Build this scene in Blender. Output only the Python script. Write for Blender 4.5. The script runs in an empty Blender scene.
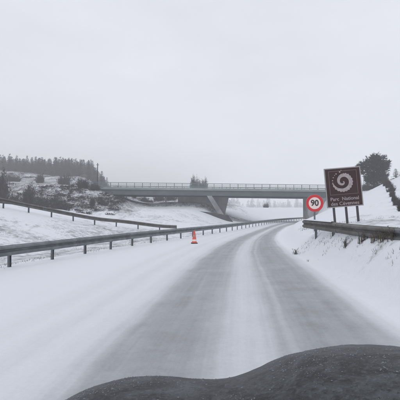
import bpy, bmesh, math, random
from mathutils import Vector, Matrix, noise as mnoise

# ------------------------------------------------------------------ camera, sky, sun, exposure
sc = bpy.context.scene
R = math.radians
CAM_H = 1.6
cam_d = bpy.data.cameras.new('camera'); cam = bpy.data.objects.new('camera', cam_d)
sc.collection.objects.link(cam)
cam_d.sensor_width = 36; cam_d.lens = 36.0                 # 400 px focal length on a 400 px frame
cam.location = (0, 0, CAM_H); cam.rotation_euler = (R(90) + math.atan(13/400), 0, 0)
cam_d.clip_start = 0.05; cam_d.clip_end = 5000
sc.camera = cam

SUN_EL, SUN_AZ = 55, 200
w = bpy.data.worlds.new('World'); sc.world = w; w.use_nodes = True
nt = w.node_tree; nt.nodes.clear()
sky = nt.nodes.new('ShaderNodeTexSky'); sky.sky_type = 'NISHITA'; sky.sun_disc = False
sky.sun_elevation = R(SUN_EL); sky.sun_rotation = R(SUN_AZ); sky.dust_density = 6; sky.air_density = 1.0
hs = nt.nodes.new('ShaderNodeHueSaturation'); hs.inputs['Saturation'].default_value = 0.25
mx = nt.nodes.new('ShaderNodeMix'); mx.data_type = 'RGBA'; mx.inputs[0].default_value = 0.94
mx.inputs[7].default_value = (7.4, 7.6, 8.25, 1)           # the even layer of snow cloud
bg = nt.nodes.new('ShaderNodeBackground'); bg.inputs['Strength'].default_value = 0.1
out = nt.nodes.new('ShaderNodeOutputWorld')
nt.links.new(sky.outputs[0], hs.inputs['Color']); nt.links.new(hs.outputs[0], mx.inputs[6])
ctc = nt.nodes.new('ShaderNodeTexCoord'); cmp_ = nt.nodes.new('ShaderNodeMapping'); cmp_.inputs['Scale'].default_value = (1, 1, 2.5)
cn = nt.nodes.new('ShaderNodeTexNoise'); cn.inputs['Scale'].default_value = 1.6; cn.inputs['Detail'].default_value = 5; cn.inputs['Roughness'].default_value = 0.55
cr_ = nt.nodes.new('ShaderNodeMapRange'); cr_.inputs['From Min'].default_value = 0.3; cr_.inputs['From Max'].default_value = 0.7
cr_.inputs['To Min'].default_value = 0.92; cr_.inputs['To Max'].default_value = 1.08                   # faint folds in the cloud, the same all round
cx = nt.nodes.new('ShaderNodeVectorMath'); cx.operation = 'SCALE'
nt.links.new(ctc.outputs['Generated'], cmp_.inputs[0]); nt.links.new(cmp_.outputs[0], cn.inputs['Vector']); nt.links.new(cn.outputs['Fac'], cr_.inputs['Value'])
nt.links.new(mx.outputs[2], cx.inputs[0]); nt.links.new(cr_.outputs[0], cx.inputs['Scale']); nt.links.new(cx.outputs[0], bg.inputs['Color']); nt.links.new(bg.outputs[0], out.inputs['Surface'])

sun_d = bpy.data.lights.new('sun', 'SUN'); sun_d.energy = 0.5; sun_d.angle = R(60); sun_d.color = (1, 0.97, 0.94)
sun = bpy.data.objects.new('sun', sun_d); sc.collection.objects.link(sun)
sun.rotation_euler = (R(90 - SUN_EL), 0, R(180 - SUN_AZ)); sun.location = (0, 0, 60)
vs = sc.view_settings; vs.view_transform = 'Standard'; vs.look = 'None'; vs.exposure = 0.12; vs.gamma = 1.0
vs.use_curve_mapping = False
sc.cycles.use_denoising = True
sc.cycles.max_bounces = 10; sc.cycles.diffuse_bounces = 3; sc.cycles.volume_bounces = 6
sc.cycles.sample_clamp_indirect = 4
HAZE_DENSITY = 0.0023

rnd = random.Random(7)

# ------------------------------------------------------------------ materials
def mat(name, col, rough=0.8, metal=0.0, var=0.0, scale=8.0, bump=0.0, bscale=40.0, coat=0.0, col2=None):
    m = bpy.data.materials.new(name); m.use_nodes = True
    n = m.node_tree.nodes; l = m.node_tree.links
    b = n['Principled BSDF']
    b.inputs['Roughness'].default_value = rough; b.inputs['Metallic'].default_value = metal
    b.inputs['Coat Weight'].default_value = coat
    if rough > .78: b.inputs['Specular IOR Level'].default_value = 0.12
    b.inputs['Base Color'].default_value = (*col, 1)
    tc = n.new('ShaderNodeTexCoord')
    if var or col2:
        nz = n.new('ShaderNodeTexNoise'); nz.inputs['Scale'].default_value = scale; nz.inputs['Detail'].default_value = 5
        l.new(tc.outputs['Object'], nz.inputs['Vector'])
        rp = n.new('ShaderNodeValToRGB')
        c2 = col2 if col2 else tuple(c*(1 - var) for c in col)
        rp.color_ramp.elements[0].position = 0.38; rp.color_ramp.elements[1].position = 0.66
        rp.color_ramp.elements[0].color = (*c2, 1); rp.color_ramp.elements[1].color = (*col, 1)
        l.new(nz.outputs['Fac'], rp.inputs['Fac']); l.new(rp.outputs['Color'], b.inputs['Base Color'])
    if bump:
        nb = n.new('ShaderNodeTexNoise'); nb.inputs['Scale'].default_value = bscale; nb.inputs['Detail'].default_value = 4
        l.new(tc.outputs['Object'], nb.inputs['Vector'])
        bp = n.new('ShaderNodeBump'); bp.inputs['Strength'].default_value = bump; bp.inputs['Distance'].default_value = 0.02
        l.new(nb.outputs['Fac'], bp.inputs['Height']); l.new(bp.outputs['Normal'], b.inputs['Normal'])
    return m

SNOW = (0.73, 0.755, 0.80)
M = {}
M['snow'] = mat('snow_cap', SNOW, 0.7, bump=0.3)
M['galv'] = mat('galvanised_steel', (0.20, 0.215, 0.23), 0.55, 0.5, var=0.35, scale=3)
M['galv_old'] = mat('weathered_rail', (0.15, 0.145, 0.14), 0.6, 0.3, col2=(0.09, 0.08, 0.068), scale=2.5)
M['post'] = mat('rail_post', (0.17, 0.18, 0.19), 0.6, 0.4, var=0.3)
M['concrete'] = mat('concrete', (0.36, 0.365, 0.37), 0.9, var=0.45, scale=0.5, bump=0.3)
M['concrete_dark'] = mat('dark_concrete', (0.085, 0.087, 0.09), 0.9, var=0.4, scale=1.2, bump=0.4)  # much darker concrete tone, used for the bridge plinth
M['beam'] = mat('painted_girder', (0.092, 0.118, 0.122), 0.6, var=0.25, scale=0.6)
M['cornice'] = mat('cornice', (0.27, 0.315, 0.315), 0.7, var=0.2, scale=0.8)
M['railing'] = mat('railing_paint', (0.15, 0.20, 0.20), 0.6, 0.2)
M['asph'] = mat('deck_surface', (0.5, 0.52, 0.55), 0.9, var=0.4, scale=1)
M['brown'] = mat('brown_sign_film', (0.046, 0.019, 0.018), 0.8, var=0.25, scale=3)
M['cream'] = mat('sign_lettering', (0.42, 0.37, 0.36), 0.55, var=0.25, scale=6)
M['frame'] = mat('sign_edge', (0.34, 0.32, 0.32), 0.5, 0.2)
M['white'] = mat('white_film_glow_tint', (0.88, 0.72, 0.68), 0.5, var=0.06, scale=5)  # white sheeting, the sign's pinkish headlight glow put into its colour
M['red'] = mat('red_film', (0.66, 0.028, 0.035), 0.7, var=0.15, scale=5)
M['black'] = mat('black_film', (0.02, 0.018, 0.02), 0.5)
M['dark_post'] = mat('dark_post', (0.045, 0.04, 0.042), 0.6, var=0.3)
M['orange'] = mat('cone_plastic', (0.72, 0.10, 0.055), 0.5, var=0.2, scale=14)
M['rubber'] = mat('rubber', (0.02, 0.02, 0.02), 0.85, var=0.3)
M['bark'] = mat('bark', (0.05, 0.042, 0.038), 0.95, var=0.4, scale=6)
M['twig'] = mat('bare_twigs', (0.075, 0.066, 0.064), 0.95, col2=(0.04, 0.036, 0.038), scale=1.2)
M['twig_purple'] = mat('purple_twigs', (0.070, 0.052, 0.056), 0.95, col2=(0.035, 0.03, 0.034), scale=1.2)
M['needle'] = mat('pine_needles', (0.030, 0.036, 0.033), 0.9, col2=(0.016, 0.021, 0.021), scale=1.4)
M['needle_far'] = mat('spruce_needles', (0.035, 0.042, 0.040), 0.9, col2=(0.02, 0.026, 0.026), scale=1.0)
M['straw'] = mat('dead_grass', (0.16, 0.135, 0.10), 0.95, col2=(0.07, 0.06, 0.05), scale=3)
M['lamp_glass'] = mat('headlamp_glass', (0.5, 0.5, 0.52), 0.15)
M['rim'] = mat('rim', (0.3, 0.3, 0.31), 0.4, 0.8)
M['car_low'] = mat('car_side_paint', (0.03, 0.032, 0.036), 0.35, coat=0.4, var=0.3, scale=9)

def bonnet_material():
    m = bpy.data.materials.new('wet_bonnet'); m.use_nodes = True
    n = m.node_tree.nodes; l = m.node_tree.links; b = n['Principled BSDF']
    tc = n.new('ShaderNodeTexCoord')
    def nz(s, d=6, r=0.6, dist=0.0):
        x = n.new('ShaderNodeTexNoise'); x.inputs['Scale'].default_value = s; x.inputs['Detail'].default_value = d
        x.inputs['Roughness'].default_value = r; x.inputs['Distortion'].default_value = dist
        l.new(tc.outputs['Object'], x.inputs['Vector']); return x
    big = nz(5.5, 9, 0.74, 0.9); fine = nz(70, 8, 0.8); spots = nz(60, 5, 0.75)
    r1 = n.new('ShaderNodeValToRGB'); r1.color_ramp.elements[0].position = 0.42; r1.color_ramp.elements[1].position = 0.70
    r1.color_ramp.elements[0].color = (0.006, 0.007, 0.007, 1); r1.color_ramp.elements[1].color = (0.085, 0.092, 0.10, 1)
    l.new(big.outputs['Fac'], r1.inputs['Fac'])
    r2 = n.new('ShaderNodeValToRGB'); r2.color_ramp.elements[0].position = 0.50; r2.color_ramp.elements[1].position = 0.66
    r2.color_ramp.elements[0].color = (0, 0, 0, 1); r2.color_ramp.elements[1].color = (1, 1, 1, 1)
    l.new(fine.outputs['Fac'], r2.inputs['Fac'])
    mul = n.new('ShaderNodeMath'); mul.operation = 'MULTIPLY'; mul.inputs[1].default_value = 0.45
    l.new(r2.outputs['Color'], mul.inputs[0])
    mixc = n.new('ShaderNodeMix'); mixc.data_type = 'RGBA'
    l.new(mul.outputs[0], mixc.inputs[0]); l.new(r1.outputs['Color'], mixc.inputs[6]); mixc.inputs[7].default_value = (0.17, 0.183, 0.205, 1)
    r3 = n.new('ShaderNodeValToRGB'); r3.color_ramp.elements[0].position = 0.36; r3.color_ramp.elements[1].position = 0.46
    r3.color_ramp.elements[0].color = (0.012, 0.013, 0.013, 1); r3.color_ramp.elements[1].color = (1, 1, 1, 1)
    l.new(spots.outputs['Fac'], r3.inputs['Fac'])
    mm = n.new('ShaderNodeMix'); mm.data_type = 'RGBA'; mm.blend_type = 'MULTIPLY'; mm.inputs[0].default_value = 0.8
    l.new(mixc.outputs[2], mm.inputs[6]); l.new(r3.outputs['Color'], mm.inputs[7])
    l.new(mm.outputs[2], b.inputs['Base Color'])
    b.inputs['Roughness'].default_value = 0.42; b.inputs['Specular IOR Level'].default_value = 0.35
    bp = n.new('ShaderNodeBump'); bp.inputs['Strength'].default_value = 0.6; bp.inputs['Distance'].default_value = 0.006
    l.new(fine.outputs['Fac'], bp.inputs['Height']); l.new(bp.outputs['Normal'], b.inputs['Normal'])
    return m
M['bonnet'] = bonnet_material()

def ground_material():
    """snow over rough verge: the 'grass' attribute says how much dead grass and heather pokes through"""
    m = bpy.data.materials.new('snowy_ground'); m.use_nodes = True
    n = m.node_tree.nodes; l = m.node_tree.links; b = n['Principled BSDF']
    tc = n.new('ShaderNodeTexCoord'); at = n.new('ShaderNodeAttribute'); at.attribute_name = 'grass'
    def nz(s, d=6, r=0.62, dist=0.0):
        x = n.new('ShaderNodeTexNoise'); x.inputs['Scale'].default_value = s; x.inputs['Detail'].default_value = d
        x.inputs['Roughness'].default_value = r; x.inputs['Distortion'].default_value = dist
        l.new(tc.outputs['Object'], x.inputs['Vector']); return x
    a = nz(0.35, 4, 0.6, 0.4); c = nz(2.6, 8, 0.72, 0.3); f = nz(9, 4)
    s1 = n.new('ShaderNodeMath'); s1.operation = 'MULTIPLY_ADD'; s1.inputs[1].default_value = 0.7
    l.new(a.outputs['Fac'], s1.inputs[0]); l.new(c.outputs['Fac'], s1.inputs[2])      # a*.7 + c  ~ 0.85
    s2 = n.new('ShaderNodeMath'); s2.operation = 'MULTIPLY_ADD'; s2.inputs[1].default_value = 0.55
    l.new(at.outputs['Fac'], s2.inputs[0]); l.new(s1.outputs[0], s2.inputs[2])        # + grass*.55
    rp = n.new('ShaderNodeValToRGB'); rp.color_ramp.elements[0].position = 0.0; rp.color_ramp.elements[1].position = 1.0
    mr = n.new('ShaderNodeMapRange'); mr.inputs['From Min'].default_value = 1.02; mr.inputs['From Max'].default_value = 1.36
    l.new(s2.outputs[0], mr.inputs['Value'])
    mx = n.new('ShaderNodeMix'); mx.data_type = 'RGBA'; mx.inputs[6].default_value = (*SNOW, 1)
    gc = n.new('ShaderNodeValToRGB'); gc.color_ramp.elements[0].color = (0.05, 0.046, 0.047, 1); gc.color_ramp.elements[1].color = (0.16, 0.148, 0.14, 1)
    l.new(f.outputs['Fac'], gc.inputs['Fac']); l.new(gc.outputs['Color'], mx.inputs[7])
    l.new(mr.outputs[0], mx.inputs[0]); l.new(mx.outputs[2], b.inputs['Base Color'])
    b.inputs['Roughness'].default_value = 0.8; b.inputs['Specular IOR Level'].default_value = 0.2
    bp = n.new('ShaderNodeBump'); bp.inputs['Strength'].default_value = 0.5; bp.inputs['Distance'].default_value = 0.06
    l.new(c.outputs['Fac'], bp.inputs['Height']); l.new(bp.outputs['Normal'], b.inputs['Normal'])
    return m
M['ground'] = ground_material()

def road_material():
    """UV: U runs across the driven lane (0..1 = worn strip), V in metres along it"""
    m = bpy.data.materials.new('slushy_road'); m.use_nodes = True
    n = m.node_tree.nodes; l = m.node_tree.links; b = n['Principled BSDF']
    uv = n.new('ShaderNodeUVMap'); uv.uv_map = 'UVMap'
    sep = n.new('ShaderNodeSeparateXYZ'); l.new(uv.outputs[0], sep.inputs[0])
    def nz(vec, s, d=5, r=0.6):
        x = n.new('ShaderNodeTexNoise'); x.inputs['Scale'].default_value = s; x.inputs['Detail'].default_value = d
        x.inputs['Roughness'].default_value = r; l.new(vec, x.inputs['Vector']); return x
    mp = n.new('ShaderNodeMapping'); mp.inputs['Scale'].default_value = (9, 0.12, 1); l.new(uv.outputs[0], mp.inputs[0])
    mp2 = n.new('ShaderNodeMapping'); mp2.inputs['Scale'].default_value = (3.2, 1.0, 1); l.new(uv.outputs[0], mp2.inputs[0])
    streak = nz(mp.outputs[0], 1.6, 6, 0.65); blot = nz(mp2.outputs[0], 1.1, 7, 0.65)
    wob = nz(mp2.outputs[0], 0.35, 3, 0.5); grain = nz(mp2.outputs[0], 26, 4, 0.7)
    # wobble U a little
    sb = n.new('ShaderNodeMath'); sb.operation = 'SUBTRACT'; sb.inputs[1].default_value = 0.5; l.new(wob.outputs['Fac'], sb.inputs[0])
    ma = n.new('ShaderNodeMath'); ma.operation = 'MULTIPLY_ADD'; ma.inputs[1].default_value = 0.10
    l.new(sb.outputs[0], ma.inputs[0]); l.new(sep.outputs[0], ma.inputs[2])
    mr = n.new('ShaderNodeMapRange'); mr.inputs['From Min'].default_value = -1.0; mr.inputs['From Max'].default_value = 2.0
    l.new(ma.outputs[0], mr.inputs['Value'])
    rp = n.new('ShaderNodeValToRGB'); cr = rp.color_ramp; cr.interpolation = 'EASE'
    def P(u): return (u + 1)/3
    pts = [(-1.0, .03), (-.62, .05), (-.46, .14), (-.38, .08), (-.26, .20), (-.18, .13), (-.08, .22), (-.02, .44), (0.05, .84), (0.14, .90), (0.27, .88), (.34, .70), (.385, .44), (.44, .34), (.49, .36),
           (.53, .50), (.585, .76), (.61, .60), (.635, .80), (.71, .92), (.86, .90), (.95, .72), (1.02, .28), (1.08, .06), (1.13, .0), (2, .0)]
    cr.elements[0].position = P(pts[0][0]); cr.elements[0].color = (pts[0][1],)*3 + (1,)
    cr.elements[1].position = P(pts[-1][0]); cr.elements[1].color = (pts[-1][1],)*3 + (1,)
    for u, v in pts[1:-1]:
        e = cr.elements.new(P(u)); e.color = (v, v, v, 1)
    l.new(mr.outputs[0], rp.inputs['Fac'])
    # wear = profile * (0.55 .. 1.25) by streaks and blotches
    k1 = n.new('ShaderNodeMapRange'); k1.inputs['From Min'].default_value = 0.3; k1.inputs['From Max'].default_value = 0.7
    k1.inputs['To Min'].default_value = 0.90; k1.inputs['To Max'].default_value = 1.06; l.new(streak.outputs['Fac'], k1.inputs['Value'])
    k2 = n.new('ShaderNodeMapRange'); k2.inputs['From Min'].default_value = 0.3; k2.inputs['From Max'].default_value = 0.7
    k2.inputs['To Min'].default_value = 0.85; k2.inputs['To Max'].default_value = 1.10; l.new(blot.outputs['Fac'], k2.inputs['Value'])
    p1 = n.new('ShaderNodeMath'); p1.operation = 'MULTIPLY'; l.new(rp.outputs['Color'], p1.inputs[0]); l.new(k1.outputs[0], p1.inputs[1])
    p2 = n.new('ShaderNodeMath'); p2.operation = 'MULTIPLY'; p2.use_clamp = True; l.new(p1.outputs[0], p2.inputs[0]); l.new(k2.outputs[0], p2.inputs[1])
    gm = n.new('ShaderNodeMapRange'); gm.inputs['From Min'].default_value = 0.35; gm.inputs['From Max'].default_value = 0.65
    gm.inputs['To Min'].default_value = -0.05; gm.inputs['To Max'].default_value = 0.02; l.new(grain.outputs['Fac'], gm.inputs['Value'])
    p3 = n.new('ShaderNodeMath'); p3.operation = 'ADD'; p3.use_clamp = True; l.new(p2.outputs[0], p3.inputs[0]); l.new(gm.outputs[0], p3.inputs[1])
    tc = n.new('ShaderNodeTexCoord')
    crumb = nz(tc.outputs['Object'], 7.0, 9, 0.78); mp3 = n.new('ShaderNodeMapping'); mp3.inputs['Scale'].default_value = (26, 0.16, 1); l.new(uv.outputs[0], mp3.inputs[0])
    tread = nz(mp3.outputs[0], 1.0, 3, 0.6)
    cs = n.new('ShaderNodeMath'); cs.operation = 'ADD'; l.new(crumb.outputs['Fac'], cs.inputs[0]); l.new(tread.outputs['Fac'], cs.inputs[1])
    cm = n.new('ShaderNodeMapRange'); cm.inputs['From Min'].default_value = 0.78; cm.inputs['From Max'].default_value = 1.22
    cm.inputs['To Min'].default_value = -0.55; cm.inputs['To Max'].default_value = 0.55; l.new(cs.outputs[0], cm.inputs['Value'])
    inv = n.new('ShaderNodeMath'); inv.operation = 'SUBTRACT'; inv.inputs[0].default_value = 1.08; l.new(p3.outputs[0], inv.inputs[1])
    w1 = n.new('ShaderNodeMath'); w1.operation = 'MULTIPLY'; l.new(p3.outputs[0], w1.inputs[0]); l.new(inv.outputs[0], w1.inputs[1])
    w2 = n.new('ShaderNodeMath'); w2.operation = 'MULTIPLY_ADD'; w2.use_clamp = True; l.new(w1.outputs[0], w2.inputs[0])
    sc2 = n.new('ShaderNodeMath'); sc2.operation = 'MULTIPLY'; sc2.inputs[1].default_value = 0.45; l.new(cm.outputs[0], sc2.inputs[0])
    l.new(sc2.outputs[0], w2.inputs[1]); l.new(p3.outputs[0], w2.inputs[2]); p3 = w2
    mx = n.new('ShaderNodeMix'); mx.data_type = 'RGBA'; mx.inputs[6].default_value = (*SNOW, 1); mx.inputs[7].default_value = (0.285, 0.292, 0.306, 1)
    l.new(p3.outputs[0], mx.inputs[0]); l.new(mx.outputs[2], b.inputs['Base Color'])
    b.inputs['Roughness'].default_value = 0.7; b.inputs['Specular IOR Level'].default_value = 0.15
    bp = n.new('ShaderNodeBump'); bp.inputs['Strength'].default_value = 0.35; bp.inputs['Distance'].default_value = 0.03
    l.new(crumb.outputs['Fac'], bp.inputs['Height']); l.new(bp.outputs['Normal'], b.inputs['Normal'])
    return m
M['road'] = road_material()

# ------------------------------------------------------------------ helpers
C = sc.collection
class MB:
    def __init__(s): s.v = []; s.f = []
    def quad(s, a, b, c, d):
        i = len(s.v); s.v += [tuple(a), tuple(b), tuple(c), tuple(d)]; s.f.append((i, i+1, i+2, i+3))
    def tri(s, a, b, c):
        i = len(s.v); s.v += [tuple(a), tuple(b), tuple(c)]; s.f.append((i, i+1, i+2))
    def box(s, c, size, rot=None):
        hx, hy, hz = [k/2 for k in size]; i = len(s.v)
        for z in (-hz, hz):
            for x, y in ((-hx, -hy), (hx, -hy), (hx, hy), (-hx, hy)):
                p = Vector((x, y, z))
                if rot is not None: p = rot @ p
                s.v.append((p.x + c[0], p.y + c[1], p.z + c[2]))
        for f in ((0,3,2,1), (4,5,6,7), (0,1,5,4), (1,2,6,5), (2,3,7,6), (3,0,4,7)): s.f.append(tuple(i + k for k in f))
    def prism(s, poly, d):                       # closed polygon (list of 3-vectors) pushed along d
        i = len(s.v); n = len(poly); d = Vector(d)
        s.v += [tuple(p) for p in poly] + [tuple(Vector(p) + d) for p in poly]
        s.f.append(tuple(range(i + n - 1, i - 1, -1))); s.f.append(tuple(range(i + n, i + 2*n)))
        for k in range(n):
            j = (k + 1) % n; s.f.append((i + k, i + j, i + n + j, i + n + k))
    def tube(s, pts, rad, seg=6, cap=True):
        pts = [Vector(p) for p in pts]; base = len(s.v)
        for k, p in enumerate(pts):
            t = (pts[min(k+1, len(pts)-1)] - pts[max(k-1, 0)]).normalized()
            a = t.cross(Vector((0, 0, 1)) if abs(t.z) < 0.9 else Vector((1, 0, 0))).normalized(); b = t.cross(a)
            r = rad[k] if isinstance(rad, (list, tuple)) else rad
            for q in range(seg):
                an = 2*math.pi*q/seg; o = p + a*math.cos(an)*r + b*math.sin(an)*r; s.v.append(tuple(o))
        for k in range(len(pts) - 1):
            for q in range(seg):
                q2 = (q + 1) % seg
                s.f.append((base + k*seg + q, base + k*seg + q2, base + (k+1)*seg + q2, base + (k+1)*seg + q))
        if cap:
            s.f.append(tuple(base + q for q in range(seg - 1, -1, -1)))
            s.f.append(tuple(base + (len(pts)-1)*seg + q for q in range(seg)))
    def lathe(s, prof, seg=24, axis='z', c=(0, 0, 0)):
        base = len(s.v); n = len(prof)
        for r, h in prof:
            for q in range(seg):
                an = 2*math.pi*q/seg; x, y = r*math.cos(an), r*math.sin(an)
                p = (x, y, h) if axis == 'z' else ((h, x, y) if axis == 'x' else (x, h, y))
                s.v.append((p[0] + c[0], p[1] + c[1], p[2] + c[2]))
        for k in range(n - 1):
            for q in range(seg):
                q2 = (q + 1) % seg
                s.f.append((base + k*seg + q, base + k*seg + q2, base + (k+1)*seg + q2, base + (k+1)*seg + q))
    def mesh(s, name, m, smooth=False):
        me = bpy.data.meshes.new(name); me.from_pydata(s.v, [], s.f); me.validate(); me.update()
        me.materials.append(m)
        if smooth: me.polygons.foreach_set('use_smooth', [True]*len(me.polygons))
        return me
    def build(s, name, m, parent=None, loc=(0, 0, 0), smooth=False):
        return link(name, s.mesh(name, m, smooth), parent, loc)
def link(name, me, parent=None, loc=(0, 0, 0), rot=(0, 0, 0)):
    o = bpy.data.objects.new(name, me); C.objects.link(o); o.location = loc; o.rotation_euler = rot
    if parent is not None: o.parent = parent
    return o
def tag(o, label, cat, group=None):
    o['label'] = label; o['category'] = cat
    if group: o['group'] = group
    return o
def thing(name, label, cat, loc=(0, 0, 0), rotz=0, group=None):
    o = bpy.data.objects.new(name, None); C.objects.link(o); o.empty_display_size = 0.3
    o.location = loc; o.rotation_euler = (0, 0, rotz)
    return tag(o, label, cat, group)
def smooth(a, b, x):
    t = max(0.0, min(1.0, (x - a)/(b - a))); return t*t*(3 - 2*t)
def lerp_tab(tab, x):
    if x <= tab[0][0]:
        (x0, y0), (x1, y1) = tab[0], tab[1]; return y0 + (y1 - y0)*(x - x0)/(x1 - x0)
    for (x0, y0), (x1, y1) in zip(tab, tab[1:]):
        if x <= x1: return y0 + (y1 - y0)*(x - x0)/(x1 - x0)
    (x0, y0), (x1, y1) = tab[-2], tab[-1]; return y1 + (y1 - y0)*(x - x1)/(x1 - x0)
def spline(tab, n=6):
    """Catmull-Rom resample of a table, keeps it smooth"""
    outp = []
    for i in range(len(tab) - 1):
        p0 = tab[max(i-1, 0)]; p1 = tab[i]; p2 = tab[i+1]; p3 = tab[min(i+2, len(tab)-1)]
        m1 = (p2[1]-p0[1])/(p2[0]-p0[0]); m2 = (p3[1]-p1[1])/(p3[0]-p1[0]); h = p2[0]-p1[0]
        for k in range(n):
            t = k/n; t2 = t*t; t3 = t2*t
            outp.append((p1[0] + h*t, (2*t3-3*t2+1)*p1[1] + (t3-2*t2+t)*h*m1 + (-2*t3+3*t2)*p2[1] + (t3-t2)*h*m2))
    outp.append(tab[-1]); return outp

# ------------------------------------------------------------------ lie of the land
RAIL_T = spline([(-6, -10.4), (5, -7.4), (11.4, -5.7), (15.6, -4.45), (19, -3.4), (24, -1.55), (32, 1.5), (39, 3.9), (47, 6.5), (55, 9.2), (66, 13.0),
                 (77, 18), (97, 29), (120, 44), (160, 75), (220, 128), (400, 300)])
GL_T = spline([(-6, -1.5), (0, -1.4), (3.8, -1.2), (7.3, -.80), (14.9, .15), (22.9, 1.7), (32, 4.0), (47, 8.0), (55, 10.3), (66, 13.9),
               (77, 18.9), (97, 29.9), (120, 45), (160, 76), (220, 129), (400, 301)])
GR_T = spline([(-6, 2.4), (0, 2.4), (3.8, 2.45), (7.3, 2.72), (14.9, 3.35), (22.9, 4.3), (32, 6.2), (47, 10.2), (55, 12.8), (66, 16.6),
               (77, 22), (97, 33.2), (120, 48.5), (160, 79.7), (220, 133), (400, 305)])
def rail_x(Y): return lerp_tab(RAIL_T, Y)
def gl(Y): return lerp_tab(GL_T, Y)
def gr(Y): return lerp_tab(GR_T, Y)
def base(Y): return 1.5*smooth(62, 230, Y)
DITCH = [(0, 0), (3, -.2), (6.5, -.22), (11.3, .5), (14, 1.15), (20, 2.2), (30, 3.2), (60, 4.2)]
def nz2(x, y, s, seed=0.0): return mnoise.noise(Vector((x*s, y*s, seed)))
def terrain(X, Y):
    L = rail_x(Y); G = gr(Y) + .35
    if X < L:
        dl = L - X
        near = lerp_tab(DITCH, min(dl, 60))*(1 + 0.68*smooth(36, 26, Y))
        field = 2.25*smooth(44, 66, Y)*smooth(6.5, 15, dl) + 0.5*smooth(66, 95, Y)
        t = smooth(38, 56, Y)
        z = near*(1 - t) + field*t
        # hillside on the left and its spur that carries the bridge
        wl = smooth(-7, -19.5, X); wl2 = smooth(-1, -13, X + .2*Y)
        sv = 3*nz2(X, 0, .08, 11) + 2*nz2(X, Y, .2, 12)
        spur = wl*(3.7 + .5*nz2(X, Y, .13, 14))*smooth(53 + sv*.7, 66 + sv*.5, Y)*(1 - smooth(84, 110, Y)*(1 - wl2)) + wl2*0.115*max(0, min(150, Y - 74))
        Hc = lerp_tab([(-300, 22), (-110, 16.5), (-65, 12.5), (-42, 10.0), (-29, 5.2), (-7, 2.8), (12, 1.2), (60, .4)], X)
        hill = Hc*smooth(88, 140, Y)*smooth(6, -10, X + .2*Y - 10)
        z += 1.1*smooth(65.5, 70, Y)*smooth(4.0, .5, X)*smooth(-14, -6, X)*(1 - smooth(78, 88, Y))
        knoll = (4.2 + .9*nz2(X, Y, .1, 21))*smooth(77, 99, Y)*smooth(12, 2, X)
        z += max(spur, hill, knoll) if X < 60 else hill
        z += 0.22*nz2(X, Y, .11)*smooth(2, 8, dl) + 0.07*nz2(X, Y, .6, 3)*smooth(.5, 3, dl)
        z += smooth(75, 110, Y)*smooth(0, -30, X)*1.0*nz2(X, Y, .06, 9)
        z *= smooth(0, 1.2, dl) if dl < 1.2 else 1
    elif X > G:
        dr = X - G
        sl = 0.135 + 0.33*smooth(26, 60, Y)
        z = (0.66 + .45*smooth(19, 15, Y))*smooth(0.0, 1.25, dr) + sl*max(0, min(dr - 1.4, 22)) + .06*max(0, dr - 23.4)
        z = max(z, 5.75*smooth(17.8, 23.0, X)*smooth(54, 64, Y)*(1 - smooth(90, 110, Y)))
        z *= 1 - 0.75*smooth(85, 130, Y)
        z += 0.10*nz2(X, Y, .35, 5)*smooth(.6, 3, dr) + 0.04*nz2(X, Y, 1.3, 6)*smooth(.4, 2, dr)
    else:
        z = -0.04*min(1, min(X - L, G - X)/0.3)
    return z + base(Y)

def axis(segs):
    o = []
    for a, b, st in segs:
        n = max(1, round((b - a)/st)); o += [a + (b - a)*k/n for k in range(n)]
    return o + [segs[-1][1]]
XS = axis([(-900, -240, 44), (-240, -80, 8), (-80, -30, 2), (-30, -10, .6), (-10, 12, .3), (12, 40, .8), (40, 90, 2.5), (90, 240, 10), (240, 900, 44)])
YS = axis([(-60, -8, 6.5), (-8, 4, 1), (4, 30, .4), (30, 80, .9), (80, 180, 2.5), (180, 300, 10), (300, 1200, 60)])
def build_ground():
    v = []; gv = []
    for y in YS:
        for x in XS:
            v.append((x, y, terrain(x, min(y, 400)) if y <= 400 else terrain(x, 400)))
            L = rail_x(min(y, 400)); dl = L - x
            g = 0.0
            if dl > 0:
                g = 0.46*smooth(0.4, 2.2, dl)*(1 - smooth(9, 14, dl)*.6)*smooth(46, 34, y)
                hillm = max(1.0*smooth(-7, -11, x)*smooth(54, 58, y), smooth(77, 82, y)*smooth(14, 4, x))
                g = max(g, .70*hillm + .3*smooth(128, 140, y)*smooth(0, -20, x), .30*smooth(3, 6, dl)*smooth(46, 50, y)*smooth(66, 60, y))
                g = max(g, .6*smooth(66.3, 67.6, y)*smooth(75.5, 74, y)*smooth(1, 3, dl))
                g = max(g, .3*smooth(-11, -20, x)*smooth(40, 52, y))
            else:
                dr = x - gr(min(y, 400))
                if dr > 0: g = .34*smooth(.8, 2, dr)*smooth(45, 20, y) + .42*smooth(14, 22, dr)
            gv.append(max(0, g))
    nx = len(XS); f = [(j*nx + i, j*nx + i + 1, (j+1)*nx + i + 1, (j+1)*nx + i) for j in range(len(YS)-1) for i in range(nx-1)]
    me = bpy.data.meshes.new('ground'); me.from_pydata(v, [], f); me.update()
    a = me.attributes.new('grass', 'FLOAT', 'POINT'); a.data.foreach_set('value', gv)
    me.materials.append(M['ground']); me.polygons.foreach_set('use_smooth', [True]*len(f))
    o = link('ground', me); o['kind'] = 'structure'; return o
build_ground()

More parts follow.
